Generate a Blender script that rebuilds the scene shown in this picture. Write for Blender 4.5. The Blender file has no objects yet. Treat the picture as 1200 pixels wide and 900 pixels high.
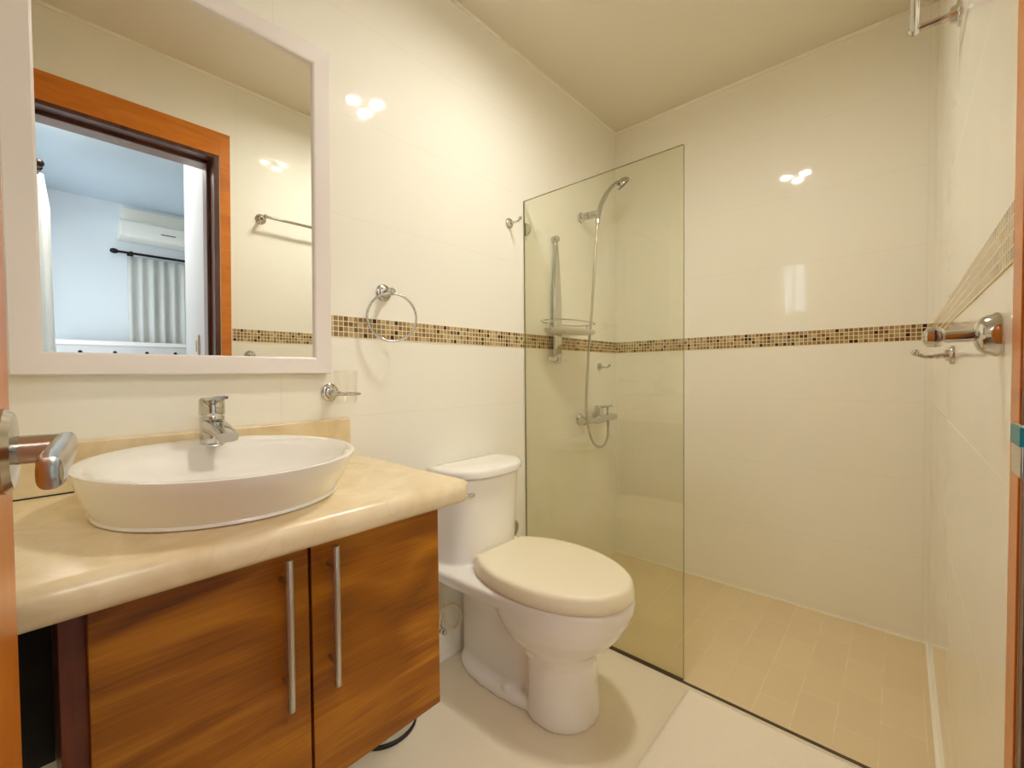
import bpy, bmesh, math, random
from mathutils import Vector, Matrix
random.seed(7)
S = bpy.context.scene
COL = S.collection
PI = math.pi

# ---------------------------------------------------------------- camera
F_PX = 506.24
cam_d = bpy.data.cameras.new('camera')
cam_d.sensor_fit = 'HORIZONTAL'; cam_d.sensor_width = 36.0
cam_d.lens = F_PX / 1200 * 36.0
cam_d.clip_start = 0.005; cam_d.clip_end = 100
cam = bpy.data.objects.new('camera', cam_d); COL.objects.link(cam)
yaw, pitch, roll = -0.73385, -0.02405, -0.00882
fw = Vector((math.cos(pitch)*math.sin(yaw), math.cos(pitch)*math.cos(yaw), math.sin(pitch)))
rt = Vector((math.cos(yaw), -math.sin(yaw), 0)); up = rt.cross(fw)
r2 = math.cos(roll)*rt + math.sin(roll)*up
u2 = -math.sin(roll)*rt + math.cos(roll)*up
cam.matrix_world = Matrix(((r2.x, u2.x, -fw.x, 1.2367), (r2.y, u2.y, -fw.y, -2.2752), (r2.z, u2.z, -fw.z, 1.05), (0, 0, 0, 1)))
S.camera = cam

# ---------------------------------------------------------------- world, exposure, daylight
vs = S.view_settings
S.display_settings.display_device = 'sRGB'
vs.view_transform = 'Standard'; vs.look = 'None'; vs.gamma = 1.0; vs.use_curve_mapping = False
vs.exposure = 0.13
S.cycles.max_bounces = 16; S.cycles.diffuse_bounces = 9; S.cycles.glossy_bounces = 8; S.cycles.transparent_max_bounces = 16
LAMP = 480.0                       # emission of each bulb
BED_FILL = 40.0                   # added fill lamp on the bedroom ceiling, out of view
LAMP_COL = (1.0, 0.975, 0.90)
w = bpy.data.worlds.new('sky'); S.world = w; w.use_nodes = True
bg = w.node_tree.nodes['Background']
bg.inputs[0].default_value = (0.74, 0.88, 1.0, 1); bg.inputs[1].default_value = 4.6

def portal(name, loc, sx, sy):            # guides the sky's light in through a window opening
    l = bpy.data.lights.new(name, 'AREA'); l.shape = 'RECTANGLE'; l.size = sx; l.size_y = sy
    o = bpy.data.objects.new(name, l); COL.objects.link(o); o.location = loc; o.rotation_euler = (PI/2, 0, 0)
    l.cycles.is_portal = True
portal('glass_door_portal', (3.2, -2.56, 1.085), 1.3, 2.07)
portal('window_portal', (.49, -2.56, 1.82), .22, .48)

# ---------------------------------------------------------------- materials
def lin(c):
    c = c/255.0
    return c/12.92 if c <= 0.04045 else ((c+0.055)/1.055)**2.4
def rgb(r, g, b): return (lin(r), lin(g), lin(b), 1)
def newmat(name):
    m = bpy.data.materials.new(name); m.use_nodes = True
    nt = m.node_tree; return m, nt, nt.nodes['Principled BSDF']
def plain(name, col, rough=0.4, metal=0.0, spec=0.5, bump=0, bscale=60, coat=0.0):
    m, nt, p = newmat(name)
    p.inputs['Base Color'].default_value = col; p.inputs['Roughness'].default_value = rough
    p.inputs['Metallic'].default_value = metal; p.inputs['Specular IOR Level'].default_value = spec
    p.inputs['Coat Weight'].default_value = coat
    if bump:
        n = nt.nodes.new('ShaderNodeTexNoise'); n.inputs['Scale'].default_value = bscale; n.inputs['Detail'].default_value = 4
        g = nt.nodes.new('ShaderNodeNewGeometry'); nt.links.new(g.outputs['Position'], n.inputs['Vector'])
        b = nt.nodes.new('ShaderNodeBump'); b.inputs['Strength'].default_value = bump; b.inputs['Distance'].default_value = 0.003
        nt.links.new(n.outputs['Fac'], b.inputs['Height']); nt.links.new(b.outputs['Normal'], p.inputs['Normal'])
    return m
class N:
    """tiny node-graph helper"""
    def __init__(s, nt): s.nt = nt
    def n(s, t, **k):
        x = s.nt.nodes.new('ShaderNode'+t)
        for a, b in k.items(): setattr(x, a, b)
        return x
    def put(s, inp, v):
        if isinstance(v, (int, float, tuple)): inp.default_value = v
        else: s.nt.links.new(v, inp)
    def math(s, op, a, b=0.0, c=0.0):
        x = s.n('Math', operation=op); s.put(x.inputs[0], a); s.put(x.inputs[1], b); s.put(x.inputs[2], c); return x.outputs[0]
    def mix(s, f, a, b):
        x = s.n('Mix', data_type='RGBA'); s.put(x.inputs['Factor'], f); s.put(x.inputs[6], a); s.put(x.inputs[7], b); return x.outputs[2]
    def pos(s):
        g = s.n('NewGeometry'); q = s.n('SeparateXYZ'); s.nt.links.new(g.outputs['Position'], q.inputs[0]); return g.outputs['Position'], q.outputs
    def ramp(s, f, stops, interp='LINEAR'):
        x = s.n('ValToRGB'); r = x.color_ramp; r.interpolation = interp
        while len(r.elements) < len(stops): r.elements.new(0.5)
        for e, (p, c) in zip(r.elements, stops): e.position = p; e.color = c
        s.put(x.inputs[0], f); return x.outputs[0]
    def noise(s, vec, scale, detail=3, dist=0.0):
        x = s.n('TexNoise'); s.put(x.inputs['Vector'], vec); x.inputs['Scale'].default_value = scale
        x.inputs['Detail'].default_value = detail; x.inputs['Distortion'].default_value = dist; return x.outputs['Fac']
    def comb(s, a, b, c):
        x = s.n('CombineXYZ')
        for i, v in enumerate((a, b, c)): s.put(x.inputs[i], v)
        return x.outputs[0]
def near_line(g, v, off, period, half):
    f = g.math('FRACT', g.math('DIVIDE', g.math('SUBTRACT', v, off-half), period))
    return g.math('LESS_THAN', f, 2*half/period)

TILE = rgb(246, 243, 230)
def tile_mat(name, axis, h0, v0, period_h, z_off=1.525, period_v=0.3, base=TILE, joint=rgb(238, 231, 214), rough=0.045, half=0.0008):
    m, nt, p = newmat(name); g = N(nt); P, q = g.pos()
    a = near_line(g, q[axis], h0, period_h, half)
    b = near_line(g, q[2] if period_v and axis < 2 else q[1], z_off, period_v, half)
    j = g.math('MAXIMUM', a, b)
    n = g.noise(P, 0.9, 2)
    c = g.mix(g.math('MULTIPLY', n, 0.25), base, rgb(243, 239, 224))
    g.put(p.inputs['Base Color'], g.mix(j, c, joint))
    g.put(p.inputs['Roughness'], g.math('ADD', g.math('MULTIPLY', j, 0.15), rough))
    p.inputs['Specular IOR Level'].default_value = 0.5
    bn = g.n('Bump'); bn.inputs['Strength'].default_value = 0.05; bn.inputs['Distance'].default_value = 0.01
    g.put(bn.inputs['Height'], g.math('SUBTRACT', g.noise(P, 3.0, 2), g.math('MULTIPLY', j, 0.3))); nt.links.new(bn.outputs[0], p.inputs['Normal'])
    return m
M = {}
M['tile_y'] = tile_mat('cream glazed wall tile lengthwise', 1, -1.83, 0, 1.2)
M['tile_c'] = tile_mat('cream glazed wall tile of the right wall', 1, -.37, 0, 1.2)
M['tile_x'] = tile_mat('cream glazed wall tile crosswise', 0, 1.305, 0, 1.2)

def floor_mat(name, px, ox, py, oy, base, joint, rough, half=0.0015):
    m, nt, p = newmat(name); g = N(nt); P, q = g.pos()
    j = g.math('MAXIMUM', near_line(g, q[0], ox, px, half), near_line(g, q[1], oy, py, half))
    n = g.noise(P, 5, 4); n2 = g.noise(P, 1.3, 2)
    c = g.mix(n, base, tuple(x*0.93 for x in base[:3])+(1,)); c = g.mix(g.math('MULTIPLY', n2, 0.3), c, tuple(x*0.86 for x in base[:3])+(1,))
    g.put(p.inputs['Base Color'], g.mix(j, c, joint)); p.inputs['Roughness'].default_value = rough
    return m
M['floor'] = floor_mat('cream glazed floor tile', 0.6, 0.66, 0.6, -0.83, rgb(238, 226, 201), rgb(237, 225, 200), 0.22)

def shower_mat():
    m, nt, p = newmat('small beige shower floor tile'); g = N(nt); P, q = g.pos()
    row = g.math('FLOOR', g.math('DIVIDE', q[0], 0.1))
    off = g.math('MULTIPLY', g.math('MODULO', row, 2.0), 0.1)
    ys = g.math('ADD', q[1], off)
    ja = near_line(g, q[0], 0.0, 0.1, 0.0014); jb = near_line(g, ys, 0.0, 0.2, 0.0014)
    j = g.math('MAXIMUM', ja, jb)
    wn = g.n('TexWhiteNoise', noise_dimensions='2D'); g.put(wn.inputs['Vector'], g.comb(row, g.math('FLOOR', g.math('DIVIDE', ys, 0.2)), 0.0))
    c = g.mix(wn.outputs['Value'], rgb(230, 210, 170), rgb(227, 206, 166))
    patchy = g.math('GREATER_THAN', g.noise(P, 6, 2), 0.5)
    g.put(p.inputs['Base Color'], g.mix(g.math('MULTIPLY', j, g.math('ADD', .12, g.math('MULTIPLY', patchy, .45))), c, rgb(243, 230, 198)))
    p.inputs['Roughness'].default_value = 0.3
    return m
M['shower'] = shower_mat()

def mosaic_mat(name, axis):
    m, nt, p = newmat(name); g = N(nt); P, q = g.pos()
    pit = 0.01575
    u = g.math('DIVIDE', q[axis], pit); v = g.math('DIVIDE', g.math('SUBTRACT', q[2], 1.162), pit)
    fu, fv = g.math('FRACT', u), g.math('FRACT', v)
    j = g.math('MAXIMUM', g.math('LESS_THAN', fu, 0.17), g.math('LESS_THAN', fv, 0.17))
    wn = g.n('TexWhiteNoise', noise_dimensions='2D'); g.put(wn.inputs['Vector'], g.comb(g.math('FLOOR', u), g.math('FLOOR', v), 0.0))
    c = g.ramp(wn.outputs['Value'], [(0, rgb(62, 36, 16)), (0.09, rgb(118, 84, 52)), (0.17, rgb(158, 128, 86)), (0.42, rgb(176, 152, 110)), (0.62, rgb(142, 120, 80)), (0.78, rgb(192, 172, 128)), (0.92, rgb(132, 98, 66))], 'CONSTANT')
    g.put(p.inputs['Base Color'], g.mix(j, c, rgb(232, 218, 180)))
    g.put(p.inputs['Roughness'], g.math('ADD', g.math('MULTIPLY', j, .5), .08))
    bn = g.n('Bump', invert=True); bn.inputs['Strength'].default_value = 0.3; bn.inputs['Distance'].default_value = 0.001
    g.put(bn.inputs['Height'], j); nt.links.new(bn.outputs[0], p.inputs['Normal'])
    return m
M['mos_y'] = mosaic_mat('glass mosaic lengthwise', 1)
M['mos_x'] = mosaic_mat('glass mosaic crosswise', 0)

def wood_mat(name, dark, mid, light, along=1, rough=0.3, scale=1.0, coat=0.1, spec=.5):
    m, nt, p = newmat(name); g = N(nt); P, q = g.pos()
    k = [14.0*scale]*3; k[along] = 1.5*scale
    vec = g.comb(*[g.math('MULTIPLY', q[i], k[i]) for i in range(3)])
    warp = g.noise(g.comb(*[g.math('MULTIPLY', q[i], (2.2 if i == along else 5.0)*scale) for i in range(3)]), 1.0, 2)
    band = g.noise(vec, 0.75, 5, 1.4)
    ring = g.math('FRACT', g.math('MULTIPLY', g.math('ADD', warp, g.math('MULTIPLY', band, 0.35)), 5.0))
    ring = g.math('ABSOLUTE', g.math('SUBTRACT', ring, 0.5))
    fine = g.noise(g.comb(*[g.math('MULTIPLY', q[i], 6.0 if i == along else 240.0) for i in range(3)]), 1.0, 3)
    f = g.math('ADD', g.math('MULTIPLY', band, 0.66), g.math('ADD', g.math('MULTIPLY', ring, 0.28), g.math('MULTIPLY', fine, 0.26)))
    c = g.ramp(f, [(0.30, dark), (0.52, mid), (0.78, light)])
    g.put(p.inputs['Base Color'], c); p.inputs['Roughness'].default_value = rough; p.inputs['Coat Weight'].default_value = coat; p.inputs['Specular IOR Level'].default_value = spec
    p.inputs['Coat Roughness'].default_value = 0.2
    return m
M['teak'] = wood_mat('teak with horizontal grain', rgb(104, 54, 2), rgb(156, 92, 6), rgb(198, 132, 26), 1, spec=.3)
M['teak_side'] = wood_mat('reddish cabinet side wood', rgb(74, 30, 12), rgb(112, 48, 20), rgb(134, 64, 28), 2)
M['door_wood'] = wood_mat('orange varnished door wood', rgb(180, 98, 26), rgb(206, 120, 36), rgb(216, 136, 52), 2, scale=1.4)
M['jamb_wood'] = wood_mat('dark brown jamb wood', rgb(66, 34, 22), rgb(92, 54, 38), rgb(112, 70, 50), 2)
M['jamb_outer'] = wood_mat('outer jamb wood with bluish light tint', rgb(120, 96, 86), rgb(146, 120, 108), rgb(160, 134, 122), 2)  # light brown wood, bluish daylight on it put into the mauve tone
M['casing_h'] = wood_mat('orange varnished head casing wood', rgb(184, 100, 14), rgb(208, 120, 20), rgb(218, 136, 36), 1, scale=1.4)

def marble_mat():
    m, nt, p = newmat('cream marble'); g = N(nt); P, q = g.pos()
    n = g.noise(P, 7, 6, 1.5); vein = g.math('ABSOLUTE', g.math('SUBTRACT', g.noise(P, 4, 5, 2.0), 0.5))
    v = g.ramp(vein, [(0.0, (1, 1, 1, 1)), (0.022, (0, 0, 0, 1))])
    c = g.ramp(n, [(0.3, rgb(226, 204, 160)), (0.7, rgb(242, 226, 190))])
    g.put(p.inputs['Base Color'], g.mix(g.math('MULTIPLY', v, 0.14), c, rgb(206, 176, 124)))
    p.inputs['Roughness'].default_value = 0.27
    return m
M['marble'] = marble_mat()
M['ceiling'] = plain('tan ceiling paint', rgb(232, 225, 206), 0.38, spec=0.4, bump=0.05, bscale=5)
M['trim_white'] = plain('cream cornice', rgb(250, 244, 228), 0.5)
M['ceramic'] = plain('white glazed ceramic', rgb(248, 245, 238), 0.07, coat=0.3)
M['seat'] = plain('cream plastic seat', rgb(246, 236, 208), 0.22)
M['frame_white'] = plain('white painted frame', rgb(236, 228, 222), 0.35)
M['chrome'] = plain('polished chrome', (0.62, 0.61, 0.58, 1), 0.07, 1.0)
M['steel'] = plain('brushed steel', (0.55, 0.52, 0.47, 1), 0.3, 1.0, bump=0.1, bscale=400)
M['nickel'] = plain('satin nickel', (0.56, 0.53, 0.47, 1), 0.22, 1.0)
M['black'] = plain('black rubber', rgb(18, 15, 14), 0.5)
M['dark_gap'] = plain('dark seal', rgb(84, 68, 44), 0.5)
M['dark_metal'] = plain('dark bronze metal', rgb(40, 26, 24), 0.35, 0.6)
M['spray'] = plain('grey spray plate', rgb(120, 116, 104), 0.4, 0.3, bump=.3, bscale=300)
M['white_plastic'] = plain('white plastic', rgb(236, 232, 222), 0.3)
M['hose'] = plain('beige braided hose', rgb(222, 210, 178), 0.4, bump=.4, bscale=300)
M['teal'] = plain('teal film', rgb(20, 128, 140), 0.35)
M['bed_wall'] = plain('white bedroom paint', rgb(226, 230, 234), 0.7)
M['bed_ceiling'] = plain('pale blue bedroom ceiling paint', rgb(204, 216, 226), 0.7)
M['curtain'] = plain('white curtain cloth', rgb(238, 236, 230), 0.85, bump=.15, bscale=200)
nt_ = M['curtain'].node_tree; g_ = N(nt_); tr_ = g_.n('BsdfTranslucent'); tr_.inputs[0].default_value = rgb(238, 238, 236)
mx_ = g_.n('MixShader'); mx_.inputs[0].default_value = .45; nt_.links.new(nt_.nodes['Principled BSDF'].outputs[0], mx_.inputs[1]); nt_.links.new(tr_.outputs[0], mx_.inputs[2]); nt_.links.new(mx_.outputs[0], nt_.nodes['Material Output'].inputs[0])
M['bed_grey'] = plain('pale grey upholstery', rgb(206, 202, 200), 0.75)
M['exterior'] = plain('outside render', rgb(210, 205, 195), 0.9)
def terry():
    m, nt, p = newmat('cream terry cloth'); g = N(nt); P, q = g.pos()
    p.inputs['Base Color'].default_value = rgb(254, 244, 226); p.inputs['Roughness'].default_value = 0.95
    p.inputs['Sheen Weight'].default_value = 0.3
    bn = g.n('Bump'); bn.inputs['Strength'].default_value = 0.7; bn.inputs['Distance'].default_value = 0.003
    g.put(bn.inputs['Height'], g.noise(P, 330, 3)); nt.links.new(bn.outputs[0], p.inputs['Normal'])
    return m
M['terry'] = terry()
def glass_mat(name, tint, ior=1.5, rough=0.0):
    m = bpy.data.materials.new(name); m.use_nodes = True; nt = m.node_tree; nt.nodes.clear(); g = N(nt)
    t = g.n('BsdfTransparent'); t.inputs[0].default_value = tint
    gl = g.n('BsdfGlossy'); gl.inputs['Roughness'].default_value = rough; gl.inputs[0].default_value = (1, 1, 1, 1)
    fr = g.n('Fresnel'); geo = g.n('NewGeometry'); g.put(fr.inputs[0], g.math('ADD', ior, g.math('MULTIPLY', geo.outputs['Backfacing'], 1/ior-ior)))
    mx = g.n('MixShader'); nt.links.new(fr.outputs[0], mx.inputs[0]); nt.links.new(t.outputs[0], mx.inputs[1]); nt.links.new(gl.outputs[0], mx.inputs[2])
    o = g.n('OutputMaterial'); nt.links.new(mx.outputs[0], o.inputs[0]); return m
M['glass'] = glass_mat('green tinted shower glass', (0.952, 0.956, 0.895, 1))
M['glass_edge'] = plain('green glass edge', rgb(128, 130, 84), 0.12)
M['clear'] = glass_mat('clear glass', (0.99, 0.985, 0.975, 1))
def mirror_mat():
    m = bpy.data.materials.new('silvered mirror'); m.use_nodes = True; nt = m.node_tree; nt.nodes.clear(); g = N(nt)
    gl = g.n('BsdfGlossy'); gl.inputs[0].default_value = (0.93, 0.94, 0.92, 1); gl.inputs['Roughness'].default_value = 0.0
    o = g.n('OutputMaterial'); nt.links.new(gl.outputs[0], o.inputs[0]); return m
M['mirror'] = mirror_mat()
def emit(name, col, s):
    m = bpy.data.materials.new(name); m.use_nodes = True; nt = m.node_tree; nt.nodes.clear(); g = N(nt)
    e = g.n('Emission'); e.inputs[0].default_value = col+(1,); e.inputs[1].default_value = s
    o = g.n('OutputMaterial'); nt.links.new(e.outputs[0], o.inputs[0]); return m
M['bulb'] = emit('glowing bulb', LAMP_COL, LAMP)
M['bed_fill'] = emit('glowing fill lamp glass', (1.0, .95, .88), BED_FILL)

# ---------------------------------------------------------------- mesh helpers
def box(bm, a, b):
    vs_ = [bm.verts.new((x, y, z)) for x in (a[0], b[0]) for y in (a[1], b[1]) for z in (a[2], b[2])]
    for f in ((0, 1, 3, 2), (4, 6, 7, 5), (0, 4, 5, 1), (2, 3, 7, 6), (0, 2, 6, 4), (1, 5, 7, 3)):
        bm.faces.new([vs_[i] for i in f])
    return vs_
def loft(bm, rings, cap=True, closed=False):
    R = [[bm.verts.new(p) for p in r] for r in rings]
    n = len(R[0]); m = len(R)
    for i in range(m if closed else m-1):
        A, B = R[i], R[(i+1) % m]
        for k in range(n): bm.faces.new((A[k], A[(k+1) % n], B[(k+1) % n], B[k]))
    if cap and not closed:
        bm.faces.new(list(reversed(R[0]))); bm.faces.new(R[-1])
    return R
def frame_for(t):
    t = Vector(t).normalized(); a = Vector((0, 0, 1)) if abs(t.z) < 0.9 else Vector((1, 0, 0))
    u = t.cross(a).normalized(); return u, t.cross(u).normalized()
def circ(c, u, v, r, n, ry=None):
    ry = r if ry is None else ry
    return [Vector(c) + u*math.cos(2*PI*k/n)*r + v*math.sin(2*PI*k/n)*ry for k in range(n)]
def lathe(bm, o, axis, prof, n=28):
    """prof: list of (radius, height along axis)"""
    ax = Vector(axis).normalized(); u, v = frame_for(ax)
    loft(bm, [circ(Vector(o)+ax*h, u, v, max(r, 1e-4), n) for r, h in prof])
def cyl(bm, a, b, r, r2_=None, n=20):
    a, b = Vector(a), Vector(b); u, v = frame_for(b-a)
    loft(bm, [circ(a, u, v, r, n), circ(b, u, v, r if r2_ is None else r2_, n)])
def spline(pts, n=8, closed=False):
    P = [Vector(p) for p in pts]; out = []; m = len(P)
    for i in range(m if closed else m-1):
        if closed: a, b, c, d = P[i-1], P[i], P[(i+1) % m], P[(i+2) % m]
        else: a, b, c, d = P[max(i-1, 0)], P[i], P[i+1], P[min(i+2, m-1)]
        for k in range(n):
            t = k/n
            out.append(0.5*((2*b)+(c-a)*t+(2*a-5*b+4*c-d)*t*t+(3*b-a-3*c+d)*t**3))
    if not closed: out.append(P[-1])
    return out
def tube(bm, pts, r, n=10, closed=False):
    P = [Vector(p) for p in pts]; m = len(P); rings = []; u = None
    for i in range(m):
        if closed: t = P[(i+1) % m]-P[i-1]
        else: t = P[min(i+1, m-1)]-P[max(i-1, 0)]
        t.normalize()
        if u is None: u, v = frame_for(t)
        else:
            u = (u - t*u.dot(t)).normalized(); v = t.cross(u)
        rr = r[i] if isinstance(r, (list, tuple)) else r
        rings.append(circ(P[i], u, v, rr, n))
    loft(bm, rings, closed=closed)
def sphere(bm, c, r, sx=1, sy=1, sz=1, n=20):
    mt = Matrix.Translation(c) @ Matrix.Diagonal((sx, sy, sz, 1))
    bmesh.ops.create_uvsphere(bm, u_segments=n, v_segments=n//2+2, radius=r, matrix=mt)
def B(): return bmesh.new()

def rootloc(o):
    while o.parent: o = o.parent
    return o.location.copy()
def obj(name, bm, mat, parent=None, smooth=False, bevel=0.0, seg=2, xf=None, origin=None, subsurf=0):
    bmesh.ops.recalc_face_normals(bm, faces=bm.faces[:])
    if xf is not None: bmesh.ops.transform(bm, matrix=xf, verts=bm.verts[:])
    me = bpy.data.meshes.new(name)
    loc = Vector((0, 0, 0))
    if parent is not None:
        bmesh.ops.translate(bm, verts=bm.verts[:], vec=-rootloc(parent))
    elif origin is not None:
        loc = Vector(origin); bmesh.ops.translate(bm, verts=bm.verts[:], vec=-loc)
    elif origin is None and bm.verts:
        xs = [v.co for v in bm.verts]
        loc = Vector((sum(min(c[i] for c in xs)+max(c[i] for c in xs) for i in [0])/2, (min(c[1] for c in xs)+max(c[1] for c in xs))/2, min(c[2] for c in xs)))
        bmesh.ops.translate(bm, verts=bm.verts[:], vec=-loc)
    bm.to_mesh(me); bm.free()
    o = bpy.data.objects.new(name, me); COL.objects.link(o)
    for m in (mat if isinstance(mat, (list, tuple)) else [mat]): me.materials.append(m)
    if parent is not None: o.parent = parent
    else: o.location = loc
    if smooth:
        me.polygons.foreach_set('use_smooth', [True]*len(me.polygons))
        try: me.set_sharp_from_angle(angle=math.radians(smooth if smooth is not True else 40))
        except Exception: pass
    if bevel:
        b = o.modifiers.new('bevel', 'BEVEL'); b.width = bevel; b.segments = seg; b.limit_method = 'ANGLE'; b.angle_limit = math.radians(40)
        if not smooth: me.polygons.foreach_set('use_smooth', [True]*len(me.polygons)); me.set_sharp_from_angle(angle=math.radians(40))
    if subsurf:
        s_ = o.modifiers.new('subsurf', 'SUBSURF'); s_.levels = subsurf; s_.render_levels = subsurf
    return o
def struct(name, bm, mat, parent=None, **k):
    o = obj(name, bm, mat, parent, **k)
    if parent is None: o['kind'] = 'structure'
    return o
def tag(o, label, cat, group=None):
    o['label'] = label; o['category'] = cat
    if group: o['group'] = group
    return o
def thing(name, label, cat, loc, group=None, rotz=0):
    o = bpy.data.objects.new(name, None); COL.objects.link(o); o.location = loc; o.rotation_euler = (0, 0, rotz)
    o.empty_display_size = 0.05
    return tag(o, label, cat, group)
def dup(root, loc, label, rot=None, group=None):
    r = root.copy(); COL.objects.link(r); r.location = loc; r['label'] = label
    if rot is not None: r.rotation_euler = rot
    if group: r['group'] = group
    for ch in list(root.children):
        c = ch.copy(); COL.objects.link(c); c.parent = r
        for gg in list(ch.children):
            d = gg.copy(); COL.objects.link(d); d.parent = c
    return r

# ---------------------------------------------------------------- the room
W, H, YF = 1.323, 2.426, -2.42          # wall_right at x = W, wall_front at y = YF
D_GL = -0.818                            # glass screen
OY0, OY1, OZ = -2.266, -1.642, 2.065       # doorway in wall_right
XC = 1.505                               # bedroom side of wall_right
b = B(); box(b, (-.12, YF-.12, -.05), (0, .12, H)); struct('wall_left', b, M['tile_y'])
b = B(); box(b, (0, 0, -.05), (W, .12, H)); struct('wall_back', b, M['tile_x'])
b = B()
box(b, (W, OY1, -.05), (XC, .12, H)); box(b, (W, OY0, OZ), (XC, OY1, H)); box(b, (W, YF-.12, -.05), (XC, OY0, H))
struct('wall_right', b, M['tile_c'])
WX0, WX1, WZ0, WZ1 = .38, .60, 1.58, 2.06
b = B()
box(b, (0, YF-.12, -.05), (WX0, YF, H)); box(b, (WX1, YF-.12, -.05), (W, YF, H))
box(b, (WX0, YF-.12, -.05), (WX1, YF, WZ0)); box(b, (WX0, YF-.12, WZ1), (WX1, YF, H))
struct('wall_front', b, M['tile_x'])
b = B(); box(b, (-.12, YF-.12, H), (XC, .12, H+.1)); struct('ceiling', b, M['ceiling'])
b = B(); box(b, (0, YF, -.06), (XC, D_GL-.012, 0)); struct('floor', b, M['floor'])
b = B(); box(b, (0, D_GL-.012, -.06), (W, 0, -.004)); struct('floor_shower', b, M['shower'])
# dark metal threshold and pale grout lines of the shower
b = B(); box(b, (0, D_GL-.012, -.01), (W, D_GL-.003, .004)); struct('trim_threshold', b, M['dark_gap'], bevel=.001)
b = B(); box(b, (0, -.006, -.004), (W, 0, .004)); struct('trim_1', b, M['trim_white'])
b = B(); box(b, (W-.009, D_GL, -.004), (W, 0, .003)); struct('trim_2', b, M['trim_white'])
# mosaic bands (flush, 1.5 mm proud)
b = B(); box(b, (0, YF, 1.162), (.0015, 0, 1.225)); struct('trim_3', b, M['mos_y'])
b = B(); box(b, (.0015, -.0015, 1.162), (W-.0015, 0, 1.225)); struct('trim_4', b, M['mos_x'])
b = B(); box(b, (W-.0015, -1.592, 1.162), (W, 0, 1.225)); struct('trim_5', b, M['mos_y'])
b = B(); box(b, (.0015, YF, 1.162), (W, YF+.0015, 1.225)); struct('trim_6', b, M['mos_x'])
# slim cornice line under the ceiling
for k, (a, c) in enumerate((((0, YF, H-.014), (.006, 0, H)), ((.006, -.006, H-.014), (W-.006, 0, H)), ((W-.006, YF, H-.014), (W, 0, H)), ((.006, YF, H-.014), (W-.006, YF+.006, H)))):
    b = B(); box(b, a, c); struct('trim_%d' % (7+k), b, M['trim_white'])
# bathroom window in wall_front: frame, mullions, pane
b = B()
fy0, fy1 = YF-.08, YF-.03
box(b, (WX0, fy0, WZ0), (WX0+.025, fy1, WZ1)); box(b, (WX1-.025, fy0, WZ0), (WX1, fy1, WZ1))
box(b, (WX0+.025, fy0, WZ0), (WX1-.025, fy1, WZ0+.025)); box(b, (WX0+.025, fy0, WZ1-.025), (WX1-.025, fy1, WZ1))
box(b, (.478, fy0+.01, WZ0+.025), (.492, fy1-.01, WZ1-.025))
win = struct('window_1', b, M['frame_white'], bevel=.002)
b = B(); box(b, (WX0+.02, YF-.058, WZ0+.02), (WX1-.02, YF-.053, WZ1-.02)); obj('window_pane', b, M['clear'], win)

# doorway: casing, jamb lining, strike plate
b = B()
cy0, cy1, cz = -1.596, -1.640, 2.17
box(b, (W-.0018, cy1, 0), (W+.0, cy0, cz))
box(b, (W-.0018, OY0-.05, 0), (W, OY0+.0, cz))
case = struct('trim_door', b, M['casing_h'], bevel=.0006)
b = B(); box(b, (W-.0018, OY0, OZ-.006), (W, cy1, cz)); obj('head_casing', b, M['casing_h'], case, bevel=.0006)
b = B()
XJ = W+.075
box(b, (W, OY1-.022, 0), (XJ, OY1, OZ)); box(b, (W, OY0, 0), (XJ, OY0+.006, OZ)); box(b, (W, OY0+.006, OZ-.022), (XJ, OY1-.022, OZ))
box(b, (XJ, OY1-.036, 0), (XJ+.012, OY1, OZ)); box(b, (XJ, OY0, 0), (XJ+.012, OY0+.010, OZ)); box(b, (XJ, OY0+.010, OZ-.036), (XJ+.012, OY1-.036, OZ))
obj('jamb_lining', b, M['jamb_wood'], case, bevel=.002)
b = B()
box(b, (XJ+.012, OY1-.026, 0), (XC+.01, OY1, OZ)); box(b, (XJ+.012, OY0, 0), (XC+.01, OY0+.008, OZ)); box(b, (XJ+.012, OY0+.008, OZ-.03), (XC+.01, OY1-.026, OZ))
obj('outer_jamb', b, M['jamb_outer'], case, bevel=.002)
b = B(); box(b, (W-.001, OY1-.0245, .90), (W+.035, OY1-.022, 1.01)); box(b, (W-.004, OY1-.0245, .948), (W-.0019, -1.620, .998)); st = obj('strike_plate', b, M['nickel'], case, bevel=.001)
b = B(); box(b, (W-.005, OY1-.0262, .978), (W+.03, OY1-.0246, .996)); box(b, (W-.005, OY1-.0246, .978), (W-.0041, -1.622, .996)); obj('film', b, M['teal'], st)['label'] = 'teal protective film on the strike plate'

# ---------------------------------------------------------------- bedroom beyond the doorway
XB, HB = 4.2, 2.43
BY1 = 1.2
b = B(); box(b, (XC, YF, -.06), (XB, BY1, 0)); struct('floor_bedroom', b, plain('pale bedroom floor tile', rgb(205, 196, 180), .3))
b = B(); box(b, (XC, YF-.12, HB), (XB+.1, BY1+.1, HB+.1)); struct('ceiling_bedroom', b, M['bed_ceiling'])
b = B(); box(b, (XB, YF-.12, -.06), (XB+.1, BY1+.1, HB)); struct('wall_bedroom_back', b, M['bed_wall'])
b = B(); box(b, (1.93, BY1, -.06), (XB, BY1+.1, HB)); struct('wall_bedroom_side', b, M['bed_wall'])
b = B(); box(b, (XC+.012, -1.665, -.06), (1.93, BY1+.1, HB)); struct('wall_bedroom_partition', b, M['bed_wall'])
b = B()
box(b, (XC, YF-.12, -.06), (2.55, YF, HB)); box(b, (3.85, YF-.12, -.06), (XB, YF, HB)); box(b, (2.55, YF-.12, 2.12), (3.85, YF, HB)); box(b, (2.55, YF-.12, -.06), (3.85, YF, .05))
struct('wall_bedroom_front', b, M['bed_wall'])
b = B()
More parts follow.
